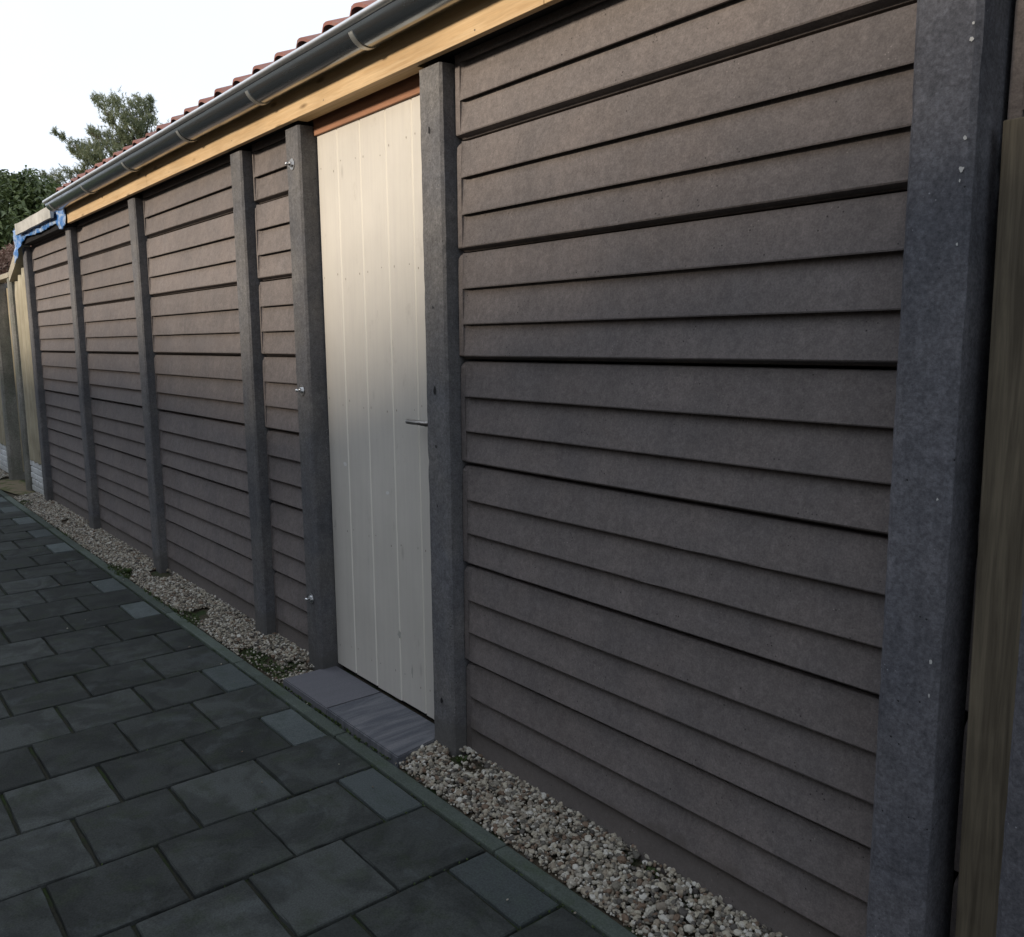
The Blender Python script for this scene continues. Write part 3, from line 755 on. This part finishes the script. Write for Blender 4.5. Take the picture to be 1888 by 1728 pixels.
o = leaves_obj('moss', specs, M_weed, None, 4); tag(o, 'green moss and tiny weeds in the gravel edge and paving joints', 'moss', kind='stuff')
M_weedb = leafm('blue_green_leaf', (.06, .085, .07), (.09, .12, .09), .6, .15)
for (x, y, sz, lb) in ((-2.40, -.045, .045, 'small leafy weed at the foot of the near door post'), (-4.0, -.03, .06, 'low grey-green weed at the foot of the post left of the bolted door post'), (-1.52, -.03, .035, 'tiny green weed in the gravel nearest the bottom of the photo'), (-5.95, -.20, .05, 'dark weed on the kerb edge below the far bays')):
    w_ = thing('weed', (x, y, 0), lb, 'weed', 'weeds growing in the gravel')
    rs2 = random.Random(int(abs(x) * 100)); sp = [(x + rs2.uniform(-1, 1) * sz * .5, y + rs2.uniform(-1, 1) * sz * .35, .012, 9, sz * .55, sz * .28, (.2, 1.1)) for _ in range(9)]
    leaves_obj('leaf_cluster', sp, M_weedb if x < -3.9 and x > -4.1 else M_weed, w_, int(abs(x) * 10))

# ------------------------------------------------------------------ laurel bush beyond the fence
bush = thing('laurel_bush', (-16.6, 1.6, 0), 'dark green leafy bush with drooping shoots beyond the fence', 'bush')
rb = np.random.RandomState(5)
def leaf_cloud(P, D, ln, wd, droop=.35):
    """one pointed, slightly folded leaf per point: P base, D direction"""
    n = len(P); D = D / np.linalg.norm(D, axis=1)[:, None]; up = np.array([0, 0, 1.0]); S = np.cross(D, up + rb.normal(size=(n, 3)) * .35); S /= np.linalg.norm(S, axis=1)[:, None]
    l = ln * rb.uniform(.65, 1.2, (n, 1)); w_ = wd * rb.uniform(.7, 1.2, (n, 1)); dr_ = np.array([0, 0, -1.0]) * l * droop
    p1 = P + D * l * .38 + dr_ * .1; p2 = P + D * l * .72 + dr_ * .5; p3 = P + D * l + dr_
    V = np.stack([P, p1 - S * w_ * .5, p1 + S * w_ * .5, p2 - S * w_ * .42, p2 + S * w_ * .42, p3], 1).reshape(-1, 3); b = (np.arange(n) * 6)[:, None, None]
    F = np.array([[0, 1, 2], [1, 3, 4], [1, 4, 2], [3, 5, 4]])[None] + b; return V, F.reshape(-1, 3)
cx, cy = -16.55, 1.25
# ragged crown: surface shoots and inner leaves
Ps = []; Ds = []
for _ in range(1500):
    a = rb.uniform(0, 2 * math.pi); e = rb.uniform(-.5, 1.5); rr_ = 1 + .10 * mnoise.noise(Vector((math.cos(a) * 2, math.sin(a) * 2, e * 2)))
    base = np.array([cx + 1.9 * rr_ * math.cos(a) * math.cos(e), cy + 1.5 * rr_ * math.sin(a) * math.cos(e), 2.45 + 1.55 * rr_ * math.sin(e)])
    dirv = np.array([math.cos(a) * math.cos(e), math.sin(a) * math.cos(e), math.sin(e) + .8]); dirv /= np.linalg.norm(dirv); L_ = rb.uniform(.15, .42)
    for q in range(rb.randint(9, 15)):
        t = rb.rand(); p = base + dirv * L_ * t * .6; dd = dirv * .5 + rb.normal(size=3) * .55; Ps.append(p); Ds.append(dd)
for _ in range(12000):
    a = rb.uniform(0, 2 * math.pi); e = rb.uniform(-1.0, 1.4); q = rb.uniform(.55, 1.0)
    Ps.append([cx + 1.85 * q * math.cos(a) * math.cos(e), cy + 1.5 * q * math.sin(a) * math.cos(e), 2.4 + 1.5 * q * math.sin(e)]); Ds.append(rb.normal(size=3))
V, F = leaf_cloud(np.array(Ps), np.array(Ds), .165, .046, .7)
npmesh('foliage', V, F, M_leaf, bush)
mb = MB()
for k in range(9):
    a = k * .7; mb.tube([(cx + .15 * math.cos(a), cy + .15 * math.sin(a), 0), (cx + .5 * math.cos(a), cy + .5 * math.sin(a), 1.4), (cx + 1.0 * math.cos(a), cy + 1.0 * math.sin(a), 2.7)], [.05, .035, .01], 8)
mb.build('stem', M_bark, bush)
# inner dark leafy mass so the bush is not see-through lower down
# russet hedge
hedge = thing('russet_hedge', (-14.5, .7, 0), 'red-brown dried hedge behind the far end of the fence', 'hedge')
n = 15000; x = rb.uniform(-18, -11.2, n); t = rb.rand(n); y = np.where(t < .5, .42 + .12 * rb.rand(n), .42 + .5 * rb.rand(n)); z = np.where(t < .75, rb.uniform(1.2, 2.72, n), 2.62 + .12 * rb.rand(n))
V, F = leaf_cloud(np.stack([x, y, z], 1), rb.normal(size=(n, 3)) + np.array([0, -.3, .5]), .085, .022, .2); npmesh('hedge_foliage', V, F, M_russet, hedge)
mb = MB(); mb.box(-18, -11.3, .52, .85, 0, 2.6, .02); mb.build('hedge_core', NT('hedge_core_brown').fin((.05, .035, .028), .95), hedge)

# ------------------------------------------------------------------ pine tree
pine = thing('pine_tree', (-23.6, 5.9, 0), 'ragged pine tree rising behind the tiled shed roof', 'tree')
CL = [(-23.92, 5.41, 7.23, 0.44), (-24.14, 5.16, 7.31, 0.3), (-23.78, 5.62, 7.39, 0.25), (-23.65, 5.78, 7.4, 0.15), (-23.58, 5.78, 7.04, 0.15), (-24.42, 4.85, 7.48, 0.2), (-24.56, 4.72, 7.66, 0.07), (-24.28, 4.94, 7.12, 0.18), (-23.86, 5.58, 7.62, 0.07), (-23.63, 5.84, 7.55, 0.06), (-24.2, 5.14, 7.53, 0.06), (-24.04, 5.35, 7.57, 0.05), (-23.83, 5.44, 6.89, 0.33), (-23.97, 5.22, 6.68, 0.2), (-24.57, 4.53, 6.85, 0.08), (-24.45, 4.65, 6.75, 0.15), (-24.28, 4.83, 6.65, 0.22), (-24.1, 5.05, 6.62, 0.25), (-25.04, 3.91, 6.75, 0.04), (-24.96, 4.0, 6.66, 0.08), (-24.8, 4.17, 6.54, 0.13), (-24.63, 4.35, 6.44, 0.17), (-24.79, 4.14, 6.36, 0.1), (-24.51, 4.47, 6.33, 0.23), (-24.34, 4.68, 6.32, 0.3), (-24.66, 4.27, 6.23, 0.1), (-24.48, 4.45, 6.08, 0.17), (-24.27, 4.71, 6.07, 0.25), (-25.12, 3.58, 5.71, 0.05), (-25.06, 3.62, 5.59, 0.13), (-24.95, 3.74, 5.54, 0.15), (-24.86, 3.88, 5.64, 0.15), (-24.74, 4.05, 5.75, 0.15), (-24.61, 4.23, 5.85, 0.15), (-24.5, 4.38, 5.9, 0.13), (-25.09, 3.54, 5.41, 0.08), (-23.84, 5.33, 6.48, 0.33), (-24.02, 5.05, 6.24, 0.3), (-23.66, 5.63, 6.81, 0.2)]
CL += [(-23.3, 6.1, 6.6, .3), (-23.2, 6.4, 6.2, .35), (-23.9, 5.4, 5.7, .4), (-24.4, 4.8, 5.3, .4), (-23.0, 6.6, 5.6, .4), (-24.8, 4.2, 5.0, .35)]
vdir = np.array([-.768, .624, -.1]); V = []; F = []; rp = np.random.RandomState(9); tw = MB(); ctr = np.array([-23.7, 5.7, 5.2])
P0 = []; D0 = []
for (x, y, z, r_) in CL:
    c = np.array([x, y, z]); depth = float(np.clip(rp.normal(), -1, 1)) * .5
    cnt = int(16 + 900 * r_ ** 1.6)
    for _ in range(cnt):
        q = rp.normal(size=3); q /= np.linalg.norm(q); q *= r_ * rp.rand() ** .42; p = c + q + vdir * (depth * .3 + float(np.clip(rp.normal(), -1.5, 1.5)) * r_ * .9)
        if mnoise.noise(Vector((p[0] * 5, p[1] * 5, p[2] * 5))) < -.22: continue
        out_ = p - ctr; out_ /= np.linalg.norm(out_); d0 = out_ * .35 + np.array([0, 0, .6]) + rp.normal(size=3) * .5; P0.append(p); D0.append(d0 / np.linalg.norm(d0))
P0 = np.array(P0); D0 = np.array(D0); n = len(P0); nb = 18
t = rp.rand(n, nb, 1); Ln = .10; base = P0[:, None, :] + D0[:, None, :] * (t - .3) * .15
nd = D0[:, None, :] * .75 + rp.normal(size=(n, nb, 3)) * .62; nd /= np.linalg.norm(nd, axis=2)[:, :, None]
sd_ = np.cross(nd, rp.normal(size=(n, nb, 3))); sd_ /= np.linalg.norm(sd_, axis=2)[:, :, None]; ll = Ln * rp.uniform(.5, 1.0, (n, nb, 1))
V = np.stack([base - sd_ * .007, base + sd_ * .007, base + nd * ll], 2).reshape(-1, 3); F = np.arange(len(V)).reshape(-1, 3)
npmesh('crown', V, F, M_needle, pine)
tb = Vector((-23.6, 5.9, 0)); tt = Vector((-23.85, 5.5, 6.9))
tw.tube([tb, tb.lerp(tt, .5) + Vector((.1, 0, 0)), tt], [.22, .15, .04], 10)
for (x, y, z, r_) in CL[:39]:
    c = Vector((x, y, z)); s0 = tb.lerp(tt, max(.45, min(.97, (z - .9 - .25 * (c - tt).length) / 6.9))); mid = s0.lerp(c, .55) + Vector((0, 0, -.10)); tw.tube([s0, mid, c], [.035, .022, .006], 6)
tw.build('trunk', M_bark, pine)

# ------------------------------------------------------------------ unseen fence and house added behind the camera to shade the wall
of = thing('shade_fence', (-5, -3.35, 0), 'unseen brown board fence added behind the camera to shade the lower wall', 'fence')
for k in range(9):
    mb = MB()
    for q in range(13): x0 = -15.2 + k * 2.0 + q * .152; mb.box(x0, x0 + .146, -3.37, -3.35, 0, 2.25, .002)
    mb.build('shade_fence_panel', M_fence_dark, of)
hs = thing('shade_house', (-5, -12, 0), 'unseen house shape added behind the camera to cast shade on the wall', 'house')
D_ = 8.5; tn = math.tan(R(SUN_EL)) / math.cos(R(SUN_AZ)); sh = -D_ * math.tan(R(SUN_AZ))
prof = [(-34, 5.2), (-13.5, 5.2), (-11.2, 1.35), (-6.5, 1.55), (-3.9, 1.35), (-2.9, 1.62), (-2.2, 1.82), (-1.2, 2.05), (.2, 2.35), (2.2, 2.7), (2.8, 5.6), (12, 5.6), (16, 3)]  # skyline of the added house, shaped from the wanted shadow edge on the wall
pts = [(x + sh, z + tn * D_) for x, z in prof]
mb = MB(); vs = [(x, -D_, z) for x, z in pts] + [(pts[-1][0], -D_, 0), (pts[0][0], -D_, 0)]; n = len(vs)
vs2 = [(x, -D_ - 7, z) for x, y, z in vs]
mb.add(vs + vs2, [tuple(range(n)), tuple(reversed(range(n, 2 * n)))] + [(i, n + i, n + (i + 1) % n, (i + 1) % n) for i in range(n)])
mb.build('shade_house_wall', M_render, hs)
mb = MB()
for (xa, za), (xb, zb) in zip(pts, pts[1:]):
    vs = [(xa, -D_ + .02, za + .002), (xb, -D_ + .02, zb + .002), (xb, -D_ - 7.1, zb + .002), (xa, -D_ - 7.1, za + .002), (xa, -D_ + .02, za + .03), (xb, -D_ + .02, zb + .03), (xb, -D_ - 7.1, zb + .03), (xa, -D_ - 7.1, za + .03)]
    mb.add(vs, [(0, 1, 2, 3), (7, 6, 5, 4), (0, 4, 5, 1), (1, 5, 6, 2), (2, 6, 7, 3), (3, 7, 4, 0)])
mb.build('shade_house_roof', M_tile, hs)
for wx in (-12, -8, -4, 0):
    mb = MB(); mb.box(wx, wx + 1.2, -D_, -D_ + .03, 1.0, 2.3, .004); f_ = mb.build('shade_house_window', M_sheet, hs)
    mb = MB(); mb.box(wx + .08, wx + 1.12, -D_ + .031, -D_ + .036, 1.08, 2.22); mb.build('shade_house_pane', NT('window_glass').fin((.03, .035, .04), .08, 0, .6), f_)
